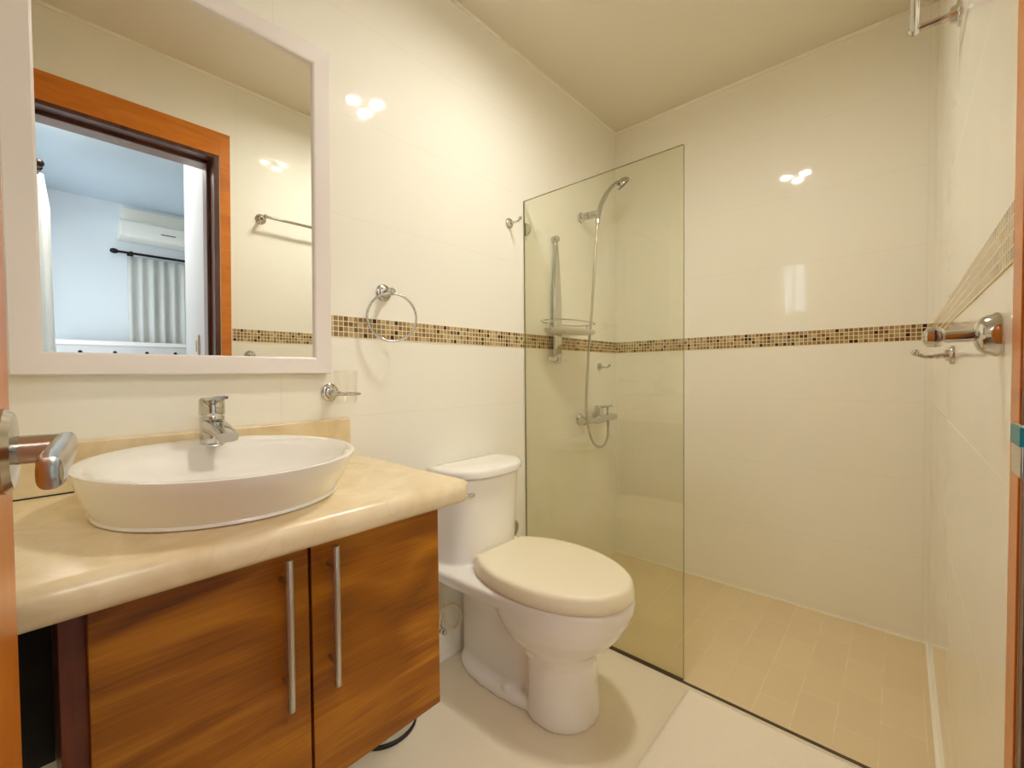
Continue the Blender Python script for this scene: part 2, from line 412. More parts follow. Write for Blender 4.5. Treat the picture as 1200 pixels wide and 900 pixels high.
for x in (2.55, 3.18, 3.80): box(b, (x, YF-.09, .05), (x+.05, YF-.04, 2.12))
for x0, x1 in ((2.60, 3.18), (3.23, 3.80)):
    box(b, (x0, YF-.09, .05), (x1, YF-.04, .11)); box(b, (x0, YF-.09, 2.06), (x1, YF-.04, 2.12))
win2 = struct('window_2', b, M['frame_white'], bevel=.003)
b = B(); box(b, (2.59, YF-.068, .10), (3.81, YF-.062, 2.07)); obj('window_pane', b, M['clear'], win2)

# ---------------------------------------------------------------- vanity cabinet
t = thing('vanity_cabinet', 'floating teak vanity cabinet with two doors under the marble counter', 'cabinet', (0, -1.96, .30))
CX = .442
cy_l, cy_m, cy_r = -2.236, -1.955, -1.670
b = B()
box(b, (.004, cy_l-.026, .303), (CX-.006, cy_l+.002-.0, .772)); box(b, (.004, cy_r-.02, .303), (CX-.002, cy_r, .772))
box(b, (.004, cy_l+.002, .303), (CX-.002, cy_r-.02, .321)); box(b, (.004, cy_l+.002, .754), (CX-.002, cy_r-.02, .772))
box(b, (.004, cy_l+.002, .321), (.012, cy_r-.02, .754))
obj('carcass', b, M['teak_side'], t, bevel=.001)
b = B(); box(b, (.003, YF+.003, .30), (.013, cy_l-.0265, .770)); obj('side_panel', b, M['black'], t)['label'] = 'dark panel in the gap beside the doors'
for y0, y1, hy in ((cy_l, cy_m-.0025, -2.001), (cy_m+.0025, cy_r, -1.922)):
    b = B(); box(b, (CX, y0, .303), (CX+.02, y1, .768)); d = obj('door', b, M['teak'], t, bevel=.0012)
    b = B(); hx = CX+.02+.032
    lathe(b, (hx, hy, .495), (0, 0, 1), [(.0, 0), (.0055, .0), (.006, .001), (.006, .2515), (.0055, .2525), (0, .2525)], 18)
    for z in (.535, .707): cyl(b, (CX+.02, hy, z), (hx, hy, z), .0042, n=14)
    obj('handle', b, M['steel'], d, smooth=True)['label'] = 'brushed steel bar handle'

# countertop with rounded front edge
b = B()
prof = []
x0, xf, z0, z1 = .002, .548, .772, .822
for k in range(11):
    a = -PI/2 + PI*k/10
    prof.append((xf-.022+.022*math.cos(a), (z0+z1)/2+(z1-z0)/2*math.sin(a)))
prof = [(x0, z0)] + prof + [(x0, z1)]
ys = []
yr = -1.646
rings = []
for y, ins in ((YF+.002, 0), (yr-.022, 0), (yr-.011, .003), (yr-.003, .010), (yr, .02)):
    rings.append([(min(px_, xf-ins) if px_ > .3 else px_, y, (z0+z1)/2+(pz-(z0+z1)/2)*(1-ins*18*.55)) for px_, pz in prof])
loft(b, rings)
top = obj('countertop', b, M['marble'], smooth=True)
tag(top, 'cream marble vanity counter with rounded front edge under the white basin', 'countertop')
b = B(); box(b, (.002, YF+.002, .822), (.022, yr, .922)); obj('backsplash', b, M['marble'], top, bevel=.003)
b = B(); box(b, (.0221, YF+.002, .8221), (.0232, -2.13, .8245)); obj('seam', b, M['black'], top)['label'] = 'dark seam under the backsplash'

# ---------------------------------------------------------------- vessel basin
def ell(cx, cy_, hx, hy, z, n=56, e=1.0):
    out = []
    for k in range(n):
        a = 2*PI*k/n; c_, s_ = math.cos(a), math.sin(a)
        out.append((cx+hx*math.copysign(abs(c_)**e, c_), cy_+hy*math.copysign(abs(s_)**e, s_), z))
    return out
bt = thing('vessel_basin', 'white oval ceramic vessel basin standing on the marble counter', 'sink', (.29, -2.02, .822))
bx, by = .288, -2.031
ZR = .906
prof = [(.0, 0, 0, .8225), (.198, .188, 0, .8225), (.202, .191, 0, .8245), (.202, .191, 0, .8275), (.200, .189, .0, .8295), (.226, .201, .0, .858), (.250, .208, 0, .884), (.262, .2125, .002, ZR-.006),
        (.263, .213, .002, ZR-.001), (.261, .2115, .002, ZR), (.255, .2065, .002, ZR)]
inner = [(.246, .199, .003, ZR-.001), (.214, .19, .03, ZR-.006), (.195, .175, .034, ZR-.02), (.165, .15, .036, ZR-.042), (.11, .1, .036, ZR-.06), (.05, .045, .03, ZR-.066), (.02, .02, .03, ZR-.067)]
b = B()
rings = [ell(bx+o, by, max(hx, .002), max(hy, .002), z) for hx, hy, o, z in prof+inner]
loft(b, rings)
obj('bowl', b, M['ceramic'], bt, smooth=60)
b = B(); lathe(b, (bx+.03, by, ZR-.0665), (0, 0, 1), [(.0, 0), (.021, .0), (.021, .002), (.017, .003), (.016, .001), (0, .001)], 24)
obj('drain', b, M['chrome'], bt, smooth=True)

# ---------------------------------------------------------------- mixer tap
tx, ty, tz = .090, -2.008, ZR-.010
tp = thing('mixer_tap', 'chrome single-lever mixer tap on the rear rim of the basin', 'tap', (tx, ty, tz))
b = B()
lathe(b, (tx, ty, tz), (0, 0, 1), [(0, 0), (.027, 0), (.027, .004), (.0245, .006), (.024, .064), (.023, .066), (0, .066)], 32)
obj('body', b, M['chrome'], tp, smooth=True)
b = B()
rings = []
for k in range(8):
    s_ = k/7; x = tx+.012+.105*s_; z = tz+.044 - .004*s_ - .012*s_*s_
    hw, hh = .0225-.004*s_, .017-.007*s_
    rings.append([(x, ty+hw*math.copysign(abs(math.cos(a))**.6, math.cos(a)), z+hh*math.copysign(abs(math.sin(a))**.6, math.sin(a))) for a in [2*PI*i/20 for i in range(20)]])
loft(b, rings); obj('spout', b, M['chrome'], tp, smooth=50)
b = B()
lathe(b, (tx, ty, tz+.068), (0, 0, 1), [(0, 0), (.0245, 0), (.025, .003), (.0245, .034), (.021, .038), (0, .039)], 32)
rings = []
for k in range(6):
    s_ = k/5; x = tx-.005+.075*s_; z = tz+.100+.008*s_
    hw, hh = .020-.006*s_, .0055-.002*s_
    rings.append([(x, ty+hw*math.copysign(abs(math.cos(a))**.5, math.cos(a)), z+hh*math.copysign(abs(math.sin(a))**.5, math.sin(a))) for a in [2*PI*i/20 for i in range(20)]])
loft(b, rings); obj('lever', b, M['chrome'], tp, smooth=50)

# ---------------------------------------------------------------- framed mirror (hangs tilted forward)
my0, my1, mz0, mh = -2.306, -1.702, 1.055, .888
mt = thing('wall_mirror', 'large mirror in a white frame hanging above the basin', 'mirror', (.004, (my0+my1)/2, mz0))
piv = Vector((.004, 0, mz0))
TILT = Matrix.Translation(piv) @ Matrix.Rotation(.025, 4, 'Y') @ Matrix.Translation(-piv)
fwd = .045
b = B()
def rail(bm, p):  # profile frame: outer rect, sloped face inward, mitred
    (yo0, yo1, zo0, zo1) = p
    lev = [(0, .004), (0, .004+.021), (.003, .004+.024), (.041, .004+.0205), (fwd, .004+.018), (fwd, .004)]
    rr = []
    for ins, x in lev:
        rr.append([(x, yo0+ins, zo0+ins), (x, yo1-ins, zo0+ins), (x, yo1-ins, zo1-ins), (x, yo0+ins, zo1-ins)])
    loft(bm, rr, cap=False, closed=True)
rail(b, (my0, my1, mz0, mz0+mh))
obj('frame', b, M['frame_white'], mt, xf=TILT)
b = B(); box(b, (.005, my0+fwd-.003, mz0+fwd-.003), (.014, my1-fwd+.003, mz0+mh-fwd+.003)); obj('mirror_glass', b, M['mirror'], mt, xf=TILT)

# ---------------------------------------------------------------- bathroom fittings
def rosette(bm, o, axis, r=.026, h=.014):
    lathe(bm, o, axis, [(0, 0), (r, 0), (r, .004), (r*.9, .007), (r*.66, .0085), (r*.6, h-.002), (r*.45, h), (0, h)], 28)
# towel ring
t = thing('towel_ring', 'chrome towel ring hanging from the mosaic-banded wall beside the mirror', 'towel ring', (0, -1.517, 1.31))
b = B(); rosette(b, (0.0, -1.517, 1.312), (1, 0, 0), .027, .02); cyl(b, (.012, -1.517, 1.312), (.058, -1.522, 1.308), .0085, n=18); sphere(b, (.058, -1.522, 1.308), .0125)
obj('mount', b, M['chrome'], t, smooth=True)
b = B(); rc = Vector((.062, -1.525, 1.228)); rr = .074; a = math.radians(-25)
u = Vector((-math.sin(a), math.cos(a), 0)); v = Vector((0, 0, 1))
tube(b, circ(rc, u, v, rr, 56), .0038, 12, True); obj('ring', b, M['chrome'], t, smooth=True)

# robe hooks: one built, three copies
def robe_hook():
    t = thing('robe_hook', 'small chrome robe hook on the wall just left of the glass screen', 'hook', (0, -.915, 1.684), 'chrome robe hooks')
    o = t.location
    b = B(); rosette(b, o, (1, 0, 0), .021, .016); obj('mount', b, M['chrome'], t, smooth=True)
    b = B(); pts = spline([o+Vector((.010, 0, 0)), o+Vector((.026, 0, -.002)), o+Vector((.042, 0, -.003)), o+Vector((.054, 0, .000)), o+Vector((.062, 0, .006))], 6)
    tube(b, pts, [.0055]*8+[.0045]*(len(pts)-8), 12); sphere(b, o+Vector((.063, 0, .007)), .0075); obj('prong', b, M['chrome'], t, smooth=True)
    return t
hk = robe_hook()
dup(hk, (0, -.186, 1.082), 'small chrome robe hook on the shower wall above the shower mixer')
dup(hk, (W, -.90, 1.083), 'small chrome robe hook on the right wall behind the larger knob hook', (0, 0, PI))
# larger knob hook on the right wall
t = thing('knob_hook', 'large chrome hook with round knob on the right wall near the door frame', 'hook', (W, -1.515, 1.091))
o = Vector((W, -1.515, 1.091))
b = B(); lathe(b, o, (-1, 0, 0), [(0, 0), (.0255, 0), (.026, .005), (.0235, .009), (.0225, .014), (.018, .019), (.011, .022), (0, .022)], 32); obj('mount', b, M['chrome'], t, smooth=True)
b = B(); cyl(b, o+Vector((-.015, 0, 0)), o+Vector((-.056, 0, -.001)), .0075, .0065)
obj('stem', b, M['chrome'], t, smooth=True)
b = B(); lathe(b, o+Vector((-.047, -.002, 0)), (-1, 0, 0), [(0, 0), (.008, 0), (.0118, .003), (.013, .009), (.0118, .016), (.007, .0195), (0, .0205)], 24); obj('knob', b, M['chrome'], t, smooth=True)

# tumbler holder with glass
t = thing('tumbler_holder', 'chrome wall holder with a ring under the lower right corner of the mirror', 'tumbler holder', (0, -1.698, 1.0))
b = B(); rosette(b, (0, -1.698, 1.0), (1, 0, 0), .026, .018); cyl(b, (.012, -1.698, 1.0), (.044, -1.690, .997), .007, n=16); obj('mount', b, M['chrome'], t, smooth=True)
b = B(); gc = Vector((.078, -1.686, .997)); tube(b, circ(gc, Vector((1, 0, 0)), Vector((0, 1, 0)), .0365, 40), .0038, 10, True); obj('ring', b, M['chrome'], t, smooth=True)
b = B(); lathe(b, gc+Vector((0, 0, -.028)), (0, 0, 1), [(0, 0), (.026, 0), (.029, .004), (.0325, .094), (.0310, .094), (.0275, .006), (0, .006)], 32)
g_ = obj('tumbler', b, M['clear'], smooth=True); tag(g_, 'clear glass tumbler sitting in the chrome wall holder', 'glass')

# towel bar on the right wall
t = thing('towel_bar', 'chrome towel bar high on the right wall beside the doorway', 'towel bar', (W, -1.21, 1.80))
for y in (-1.46, -.95):
    b = B(); rosette(b, (W, y, 1.802), (-1, 0, 0), .026, .018); cyl(b, (W-.012, y, 1.802), (W-.072, y, 1.802), .0078, n=16); sphere(b, (W-.073, y, 1.802), .0115)
    obj('mount', b, M['chrome'], t, smooth=True)
b = B(); cyl(b, (W-.073, -1.462, 1.802), (W-.073, -.948, 1.802), .0075, n=18); obj('bar', b, M['chrome'], t, smooth=True)

# ---------------------------------------------------------------- shower
t = thing('shower_screen', 'fixed greenish glass shower screen standing between toilet and shower', 'shower screen', (.345, D_GL, 0))
b = B(); gx0, gx1, gz0, gz1 = .002, .696, .004, 1.802
vs_ = box(b, (gx0, D_GL-.004, gz0), (gx1, D_GL+.004, gz1)); b.faces.ensure_lookup_table()
b.normal_update()
for f in b.faces: f.material_index = 0 if abs(f.normal.y) > .9 else 1
gl = obj('glass_panel', b, [M['glass'], M['glass_edge']], t)
b = B(); lathe(b, (.003, D_GL+.0045, 1.681), (0, 1, 0), [(0, 0), (.028, 0), (.028, .007), (.026, .010), (.0, .010)], 28)
bmesh.ops.bisect_plane(b, geom=b.verts[:]+b.edges[:]+b.faces[:], plane_co=(.002, 0, 0), plane_no=(1, 0, 0), clear_inner=True)
obj('wall_clip', b, M['chrome'], t, smooth=True)
b = B(); box(b, (gx0, D_GL-.009, .004), (gx1, D_GL-.0045, .011)); obj('bottom_seal', b, M['dark_gap'], t)

b = B(); lathe(b, (0, -.912, .386), (1, 0, 0), [(0, 0), (.038, 0), (.037, .005), (.028, .011), (.012, .016), (0, .017)], 30)
tag(obj('cover_plate', b, M['steel'], smooth=True), 'round metal cover plate low on the wall between toilet tank and glass screen', 'cover plate')
# soap caddy post
t = thing('shower_caddy', 'chrome shower caddy post with a white soap shelf inside the shower', 'shower caddy', (0, -.605, 1.10))
b = B()
rings = []
for z, hw, hd, x in ((1.12, .030, .012, .022), (1.20, .030, .013, .022), (1.40, .028, .012, .022), (1.56, .019, .011, .02), (1.655, .011, .008, .018), (1.665, .008, .007, .018)):
    rings.append([(x+hd*math.copysign(abs(math.cos(q))**.7, math.cos(q)), -.605+hw*math.copysign(abs(math.sin(q))**.7, math.sin(q)), z) for q in [2*PI*i/20 for i in range(20)]])
loft(b, rings); obj('post', b, M['chrome'], t, smooth=50)
b = B(); lathe(b, (.002, -.605, 1.682), (1, 0, 0), [(0, 0), (.017, 0), (.017, .02), (.012, .03), (0, .03)], 24); obj('top_mount', b, M['chrome'], t, smooth=True)
b = B(); sz = 1.236
out = [ell(.085, -.585, .072, .150, sz, 44, .8), ell(.085, -.585, .078, .160, sz+.004, 44, .8), ell(.085, -.585, .080, .163, sz+.016, 44, .8), ell(.085, -.585, .076, .158, sz+.016, 44, .8), ell(.085, -.585, .070, .15, sz+.006, 44, .8)]
loft(b, out); obj('shelf', b, M['white_plastic'], t, smooth=60)
b = B(); tube(b, [Vector(p) for p in ell(.085, -.60, .083, .168, sz+.048, 44, .8)], .0026, 8, True)
for y in (-.755, -.445): tube(b, spline([(.085, y, sz+.05), (.088, y-.004, sz+.03), (.088, y, sz+.012), (.088, y+.012*(1 if y < -.6 else -1), sz+.006)], 5), .0026, 8)
obj('wire_rail', b, M['chrome'], t, smooth=True)
b = B(); cyl(b, (.024, -.668, 1.117), (.024, -.52, 1.117), .009); obj('cross_bar', b, M['white_plastic'], t, smooth=True)
b = B(); lathe(b, (.024, -.605, 1.125), (0, 0, -1), [(0, 0), (.018, 0), (.018, .014), (.012, .028), (0, .03)], 22); obj('bottom_knob', b, M['chrome'], t, smooth=True)

# mixer and hand shower
mx_y = -.31; mxx = .07; mz = .812
t = thing('shower_mixer', 'chrome bath mixer with lever on the shower wall', 'shower mixer', (0, mx_y, mz))
b = B()
lathe(b, (mxx, mx_y-.165, mz), (0, 1, 0), [(0, 0), (.020, 0), (.022, .003), (.022, .038), (.017, .043), (.0165, .10), (.024, .13), (.027, .165), (.024, .20), (.0165, .23), (.017, .287), (.020, .292), (.020, .325), (.017, .330), (0, .33)], 28)
for y in (mx_y-.075, mx_y+.075):
    cyl(b, (.012, y, mz), (mxx, y, mz), .013, n=18); lathe(b, (0, y, mz), (1, 0, 0), [(0, 0), (.031, 0), (.031, .004), (.018, .016), (0, .016)], 26)
obj('body', b, M['chrome'], t, smooth=True)
b = B(); lathe(b, (mxx, mx_y, mz+.018), (0, 0, 1), [(0, 0), (.025, 0), (.025, .022), (.022, .045), (.020, .050), (0, .051)], 26)
rings = []
for k in range(5):
    s_ = k/4; x = mxx+.075*s_; z = mz+.060+.010*s_; hw = .015-.005*s_
    rings.append([(x, mx_y+hw*math.cos(q), z+.006*math.sin(q)) for q in [2*PI*i/16 for i in range(16)]])
loft(b, rings); obj('lever', b, M['chrome'], t, smooth=True)
b = B(); cyl(b, (mxx, mx_y+.092, mz+.012), (mxx, mx_y+.092, mz+.045), .006); lathe(b, (mxx, mx_y+.092, mz+.042), (0, 0, 1), [(0, 0), (.009, 0), (.010, .012), (.007, .018), (0, .019)], 18); obj('diverter_knob', b, M['chrome'], t, smooth=True)
b = B(); cyl(b, (mxx, mx_y+.095, mz-.012), (mxx, mx_y+.095, mz-.045), .010, .008); obj('hose_outlet', b, M['chrome'], t, smooth=True)

t = thing('hand_shower', 'chrome hand shower in a wall bracket with a long hose', 'hand shower', (0, -.36, 1.86))
hb = Vector((.0, -.368, 1.848))
b = B(); lathe(b, hb, (1, .12, .03), [(0, 0), (.026, 0), (.026, .012), (.019, .016), (.018, .062), (.016, .068), (0, .068)], 26)
obj('bracket', b, M['chrome'], t, smooth=True)
g0 = Vector((.105, -.372, 1.795)); hd = Vector((.148, -.222, 2.032))
pts = spline([g0, (.106, -.358, 1.86), (.116, -.325, 1.93), (.128, -.285, 1.985), (.138, -.25, 2.018), hd], 6)
b = B(); tube(b, pts, [.011+.003*math.sin(PI*min(1, i/20)) for i in range(len(pts))], 14)
cyl(b, hb+Vector((.055, .005, 0)), hb+Vector((.105, .014, .003)), .018, n=20)
obj('wand', b, M['chrome'], t, smooth=True)
nrm = Vector((.45, .45, -.75)).normalized()
b = B(); lathe(b, hd-nrm*.004+Vector((0, .018, .006)), nrm, [(0, -.012), (.016, -.010), (.034, .0), (.040, .010), (.0405, .018), (.037, .020), (0, .020)], 30); hh = obj('shower_head', b, M['chrome'], t, smooth=True)
b = B(); lathe(b, hd-nrm*.004+Vector((0, .018, .006)), nrm, [(0, .0185), (.035, .0185), (.0345, .0225), (0, .023)], 30); obj('spray_plate', b, M['spray'], hh, smooth=True)
b = B()
ho = Vector((mxx, mx_y+.095, mz-.045))
pts = spline([g0+Vector((0, 0, .005)), (.103, -.385, 1.70), (.096, -.410, 1.40), (.088, -.440, 1.10), (.092, -.462, .86), (.10, -.440, .74), (.10, -.385, .683), (.098, -.31, .675), (.085, -.245, .710), (mxx, mx_y+.095, .745), ho+Vector((0, 0, .004))], 10)
tube(b, pts, .0065, 10); obj('hose', b, M['steel'], t, smooth=True)

# ---------------------------------------------------------------- toilet
TX, TY = .012, -1.18
tt = thing('toilet', 'white one-piece toilet with a closed cream lid beside the vanity', 'toilet', (TX, TY, 0))
def egg(xb, xf_, hw, z, n=48, eb=.75, ef=1.0, split=.45):
    xc = xb+(xf_-xb)*split; out = []
    for k in range(n):
        q = 2*PI*k/n; c_, s_ = math.cos(q), math.sin(q)
        e = ef if c_ > 0 else eb
        x = xc+(xf_-xc if c_ > 0 else xc-xb)*math.copysign(abs(c_)**e, c_)
        out.append((TX+x, TY+hw*math.copysign(abs(s_)**(e if c_ < 0 else 1), s_), z))
    return out
def dsh(xb, xf_, hw, z, n=30, p=.75):
    out = []
    for k in range(n+1):
        q = -PI/2+PI*k/n; c_, s_ = math.cos(q), math.sin(q)
        out.append((TX+xb+(xf_-xb)*max(c_, 0)**p, TY+hw*math.copysign(abs(s_)**.85, s_), z))
    return out
b = B()
loft(b, [egg(.345, .556, .114, 0), egg(.345, .556, .114, .02), egg(.35, .548, .110, .10), egg(.345, .548, .111, .18), egg(.32, .562, .122, .215), egg(.28, .600, .150, .25), egg(.25, .638, .172, .295), egg(.23, .660, .184, .335), egg(.22, .668, .187, .36)])
def slab(sc, z):
    hs_ = [p for p in spline([(0, .200, 0), (.10, .203, 0), (.22, .199, 0), (.34, .191, 0), (.44, .183, 0), (.53, .163, 0), (.60, .127, 0), (.65, .075, 0), (.667, .03, 0)], 5)]
    pl = [(p.x, p.y) for p in hs_]+[(.671, 0)]+[(p.x, -p.y) for p in reversed(hs_)]
    return [(TX+.34+(x-.34)*sc if x > .34 else TX+x, TY+y*sc, z) for x, y in pl]
loft(b, [slab(.97, .350), slab(1.0, .362), slab(1.0, .386), slab(.985, .393), slab(.96, .395)])
loft(b, [egg(.0, .45, .072, 0), egg(.0, .45, .070, .1), egg(.0, .45, .070, .24), egg(-.0, .45, .11, .36)])
loft(b, [egg(.01, .50, .112, 0), egg(.01, .50, .112, .022), egg(.02, .49, .10, .036)])
loft(b, [dsh(-.004, .155, .168, .37, p=.55), dsh(-.004, .158, .169, .45, p=.55), dsh(-.004, .166, .172, .56, p=.55), dsh(-.004, .176, .175, .692, p=.55)])
body = obj('body', b, M['ceramic'], tt, smooth=True)
rm = body.modifiers.new('remesh', 'REMESH'); rm.mode = 'VOXEL'; rm.voxel_size = .0055; rm.use_smooth_shade = True
sm = body.modifiers.new('smooth', 'SMOOTH'); sm.factor = .5; sm.iterations = 8
b = B()
loft(b, [dsh(-.004, .186, .179, .695, p=.6), dsh(-.004, .194, .185, .699, p=.6), dsh(-.004, .196, .187, .717, p=.6), dsh(-.004, .191, .183, .725, p=.6), dsh(.0, .178, .172, .729, p=.6), dsh(.03, .12, .12, .731, p=.6)])
obj('tank_lid', b, M['ceramic'], tt, smooth=55)
half = [(.162, .108), (.170, .120), (.23, .158), (.32, .184), (.42, .187), (.51, .169), (.585, .134), (.640, .086), (.664, .035)]
hs = [p for p in spline([(x, y, 0) for x, y in half], 5)]
outl = [(p.x, p.y) for p in hs]+[(.668, 0)]+[(p.x, -p.y) for p in reversed(hs)]
def lidring(sc, z, dx=0):
    cx_ = .42; return [(TX+cx_+(x-cx_)*sc+dx, TY+y*sc, z) for x, y in outl]
b = B(); loft(b, [lidring(.975, .3955), lidring(.985, .397), lidring(.985, .402), lidring(.975, .403)]); obj('seat', b, M['seat'], tt, smooth=50)
b = B(); loft(b, [lidring(.985, .4035), lidring(1.006, .405), lidring(1.006, .411), lidring(.985, .434), lidring(.968, .441), lidring(.945, .4445), lidring(.90, .446), lidring(.6, .4475), lidring(.2, .448)])
obj('seat_lid', b, M['seat'], tt, smooth=60)['label'] = 'closed cream plastic lid'
for s_ in (-.075, .075):
    b = B(); cyl(b, (TX+.150, TY+s_-.02, .412), (TX+.150, TY+s_+.02, .412), .012); obj('hinge', b, M['seat'], tt, smooth=True)
b = B(); ly = TY-.098; lx = TX+.140; fd = Vector((.8, -.6, 0))
lp = Vector((lx-.012, ly, .640))
lathe(b, lp, fd, [(0, 0), (.014, 0), (.014, .016), (.011, .022), (0, .023)], 24)
q0 = lp+fd*.022
tube(b, [q0+Vector((.006, .008, .001)), q0+Vector((.004, -.004, 0)), q0+Vector((-.006, -.020, -.001)), q0+Vector((-.030, -.045, -.003)), q0+Vector((-.048, -.060, -.004))], [.007, .0085, .0085, .008, .006], 14)
obj('flush_lever', b, M['chrome'], tt, smooth=True)
for s_ in (-1, 1):
    b = B(); lathe(b, (TX+.29, TY+s_*.095, .034), (0, s_*.25, 1), [(.0, 0), (.016, 0), (.016, .014), (.012, .022), (0, .025)], 18); obj('bolt_cap', b, M['white_plastic'], tt, smooth=True)
# supply valve and hose
t = thing('water_supply_hose', 'beige looped water supply hose with chrome valve on the wall left of the toilet', 'hose', (0, -1.33, .14))
b = B(); lathe(b, (0, -1.335, .15), (1, 0, 0), [(0, 0), (.024, 0), (.022, .006), (.010, .008), (.010, .045), (0, .045)], 22); cyl(b, (.035, -1.335, .15), (.035, -1.335, .185), .008); sphere(b, (.055, -1.335, .15), .013, 1.2, .7, 1)
obj('valve', b, M['chrome'], t, smooth=True)
b = B(); tube(b, spline([(.035, -1.335, .18), (.040, -1.325, .215), (.05, -1.285, .225), (.055, -1.255, .185), (.05, -1.27, .14), (.035, -1.30, .15), (.028, -1.315, .22), (.03, -1.31, .30), (.04, -1.30, .345)], 8), .006, 10); obj('hose', b, M['hose'], t, smooth=True)

# waste bin under the vanity
bc = Vector((.083, -1.592, 0))
t = thing('waste_bin', 'round polished steel waste bin on the floor partly hidden behind the vanity', 'bin', bc)
b = B(); lathe(b, bc, (0, 0, 1), [(0, 0), (.099, 0), (.101, .002), (.101, .008), (.098, .0105), (0, .0105)], 40); obj('base_ring', b, M['black'], t, smooth=True)
b = B(); lathe(b, bc+Vector((0, 0, .0107)), (0, 0, 1), [(0, 0), (.097, 0), (.099, .006), (.098, .022), (.092, .036), (.084, .048), (.082, .215), (.085, .222), (.080, .226), (0, .226)], 44); obj('body', b, M['chrome'], t, smooth=60)
b = B(); lathe(b, bc+Vector((0, 0, .2395)), (0, 0, 1), [(0, 0), (.084, 0), (.083, .008), (.06, .022), (.02, .028), (0, .0285)], 40); obj('lid', b, M['chrome'], t, smooth=60)

# ---------------------------------------------------------------- bath mat
b = B()
x0, x1, y0, y1 = .722, 1.285, -1.40, -.846
nx, ny = 40, 40
def mz_(i, j):
    e = min(i, nx-i, j, ny-j); return .013 if e > 2 else (.004, .0095, .012)[e]
def rc_(i, j):
    x, y = x0+(x1-x0)*i/nx, y0+(y1-y0)*j/ny; R_ = .022
    cx_ = min(max(x, x0+R_), x1-R_); cy_ = min(max(y, y0+R_), y1-R_); d_ = math.hypot(x-cx_, y-cy_)
    if d_ > R_: x, y = cx_+(x-cx_)*R_/d_, cy_+(y-cy_)*R_/d_
    return x, y
G = [[b.verts.new((rc_(i, j)[0]+random.uniform(-.0008, .0008), rc_(i, j)[1]+random.uniform(-.0008, .0008), mz_(i, j)+random.uniform(-.0006, .0006)+(.0012 if (i//1) % 2 and 5 < i < nx-5 and 5 < j < ny-5 else 0))) for j in range(ny+1)] for i in range(nx+1)]
for i in range(nx):
    for j in range(ny): b.faces.new((G[i][j], G[i+1][j], G[i+1][j+1], G[i][j+1]))
bd = [G[i][0] for i in range(nx+1)]+[G[nx][j] for j in range(1, ny+1)]+[G[i][ny] for i in range(nx-1, -1, -1)]+[G[0][j] for j in range(ny-1, 0, -1)]
lo = [b.verts.new((v_.co.x, v_.co.y, .0005)) for v_ in bd]
for k in range(len(bd)): b.faces.new((bd[k], bd[(k+1) % len(bd)], lo[(k+1) % len(bd)], lo[k]))
b.faces.new(lo)
tag(obj('bath_mat', b, M['terry'], smooth=80), 'cream terry bath mat on the floor in front of the shower', 'bath mat')

# ---------------------------------------------------------------- open door leaf with lever handle
hinge = Vector((W-.008, -2.342, 0)); ang = math.atan2(.053, -.645)      # leaf direction from the hinge
dd = Vector((math.cos(ang), math.sin(ang), 0)); nn = Vector((dd.y, -dd.x, 0))
if nn.y < 0: nn = -nn
LW = .646
def dpt(a_, n_, z): return hinge+dd*a_+nn*n_+Vector((0, 0, z))
b = B()
rings = [[dpt(a_, n_, z) for a_, n_ in ((.004, -.038), (LW, -.038), (LW, 0), (.004, 0))] for z in (.008, 2.035)]
loft(b, rings); dl = struct('door_1', b, M['door_wood'], bevel=.002)
b = B(); ha, hz = LW-.076, .996
el = dpt(ha, .032, hz)
lathe(b, dpt(ha, 0, hz), nn, [(0, 0), (.0305, 0), (.0315, .003), (.0315, .006), (.028, .010), (.012, .012), (0, .012)], 36)
obj('rosette', b, M['nickel'], dl, smooth=True)
b = B(); cyl(b, dpt(ha, .008, hz), el+nn*.008, .0108, n=24)
pts = [el+nn*.006+dd*.004, el+nn*.006-dd*.10]
rings = []
for s_ in (-.0095, -.007, .0, .05, .117, .126, .131, .133):
    k_ = 1.0 if s_ < .123 and s_ > -.009 else (.85 if s_ < .133 else .5)
    c_ = el+nn*.004-dd*s_
    hw, hh_ = .0066*k_, .0108*k_
    rings.append([c_+nn*hw*math.copysign(abs(math.cos(q))**.7, math.cos(q))+Vector((0, 0, hh_*math.copysign(abs(math.sin(q))**.7, math.sin(q)))) for q in [2*PI*i/24 for i in range(24)]])
loft(b, rings)
obj('lever_handle', b, M['nickel'], dl, smooth=50)

# ---------------------------------------------------------------- ceiling lamp (above the frame, seen in reflections)
LX, LY = .70, -1.17
t = thing('ceiling_lamp', 'ceiling lamp with three small spot heads in the middle of the bathroom ceiling', 'lamp', (LX, LY, H))
b = B(); lathe(b, (LX, LY, H), (0, 0, -1), [(0, 0), (.085, 0), (.085, .012), (.075, .02), (0, .022)], 40); obj('base', b, M['frame_white'], t, smooth=True)
for k in range(3):
    a = 2*PI*k/3+.5
    hx, hy = LX+.062*math.cos(a), LY+.062*math.sin(a)
    b = B(); cyl(b, (hx, hy, H-.018), (hx, hy, H-.05), .008)
    lathe(b, (hx, hy, H-.045), (0, 0, -1), [(0, 0), (.016, 0), (.0275, .018), (.0325, .0385), (.031, .0385), (.0268, .02), (.012, .006), (0, .006)], 28)
    sh = obj('spot_head', b, M['frame_white'], t, smooth=True)
    b = B(); lathe(b, (hx, hy, H-.074), (0, 0, -1), [(0, 0), (.0265, 0), (.0265, .004), (.022, .007), (.012, .009), (0, .0095)], 24); obj('bulb', b, M['bulb'], sh, smooth=True)

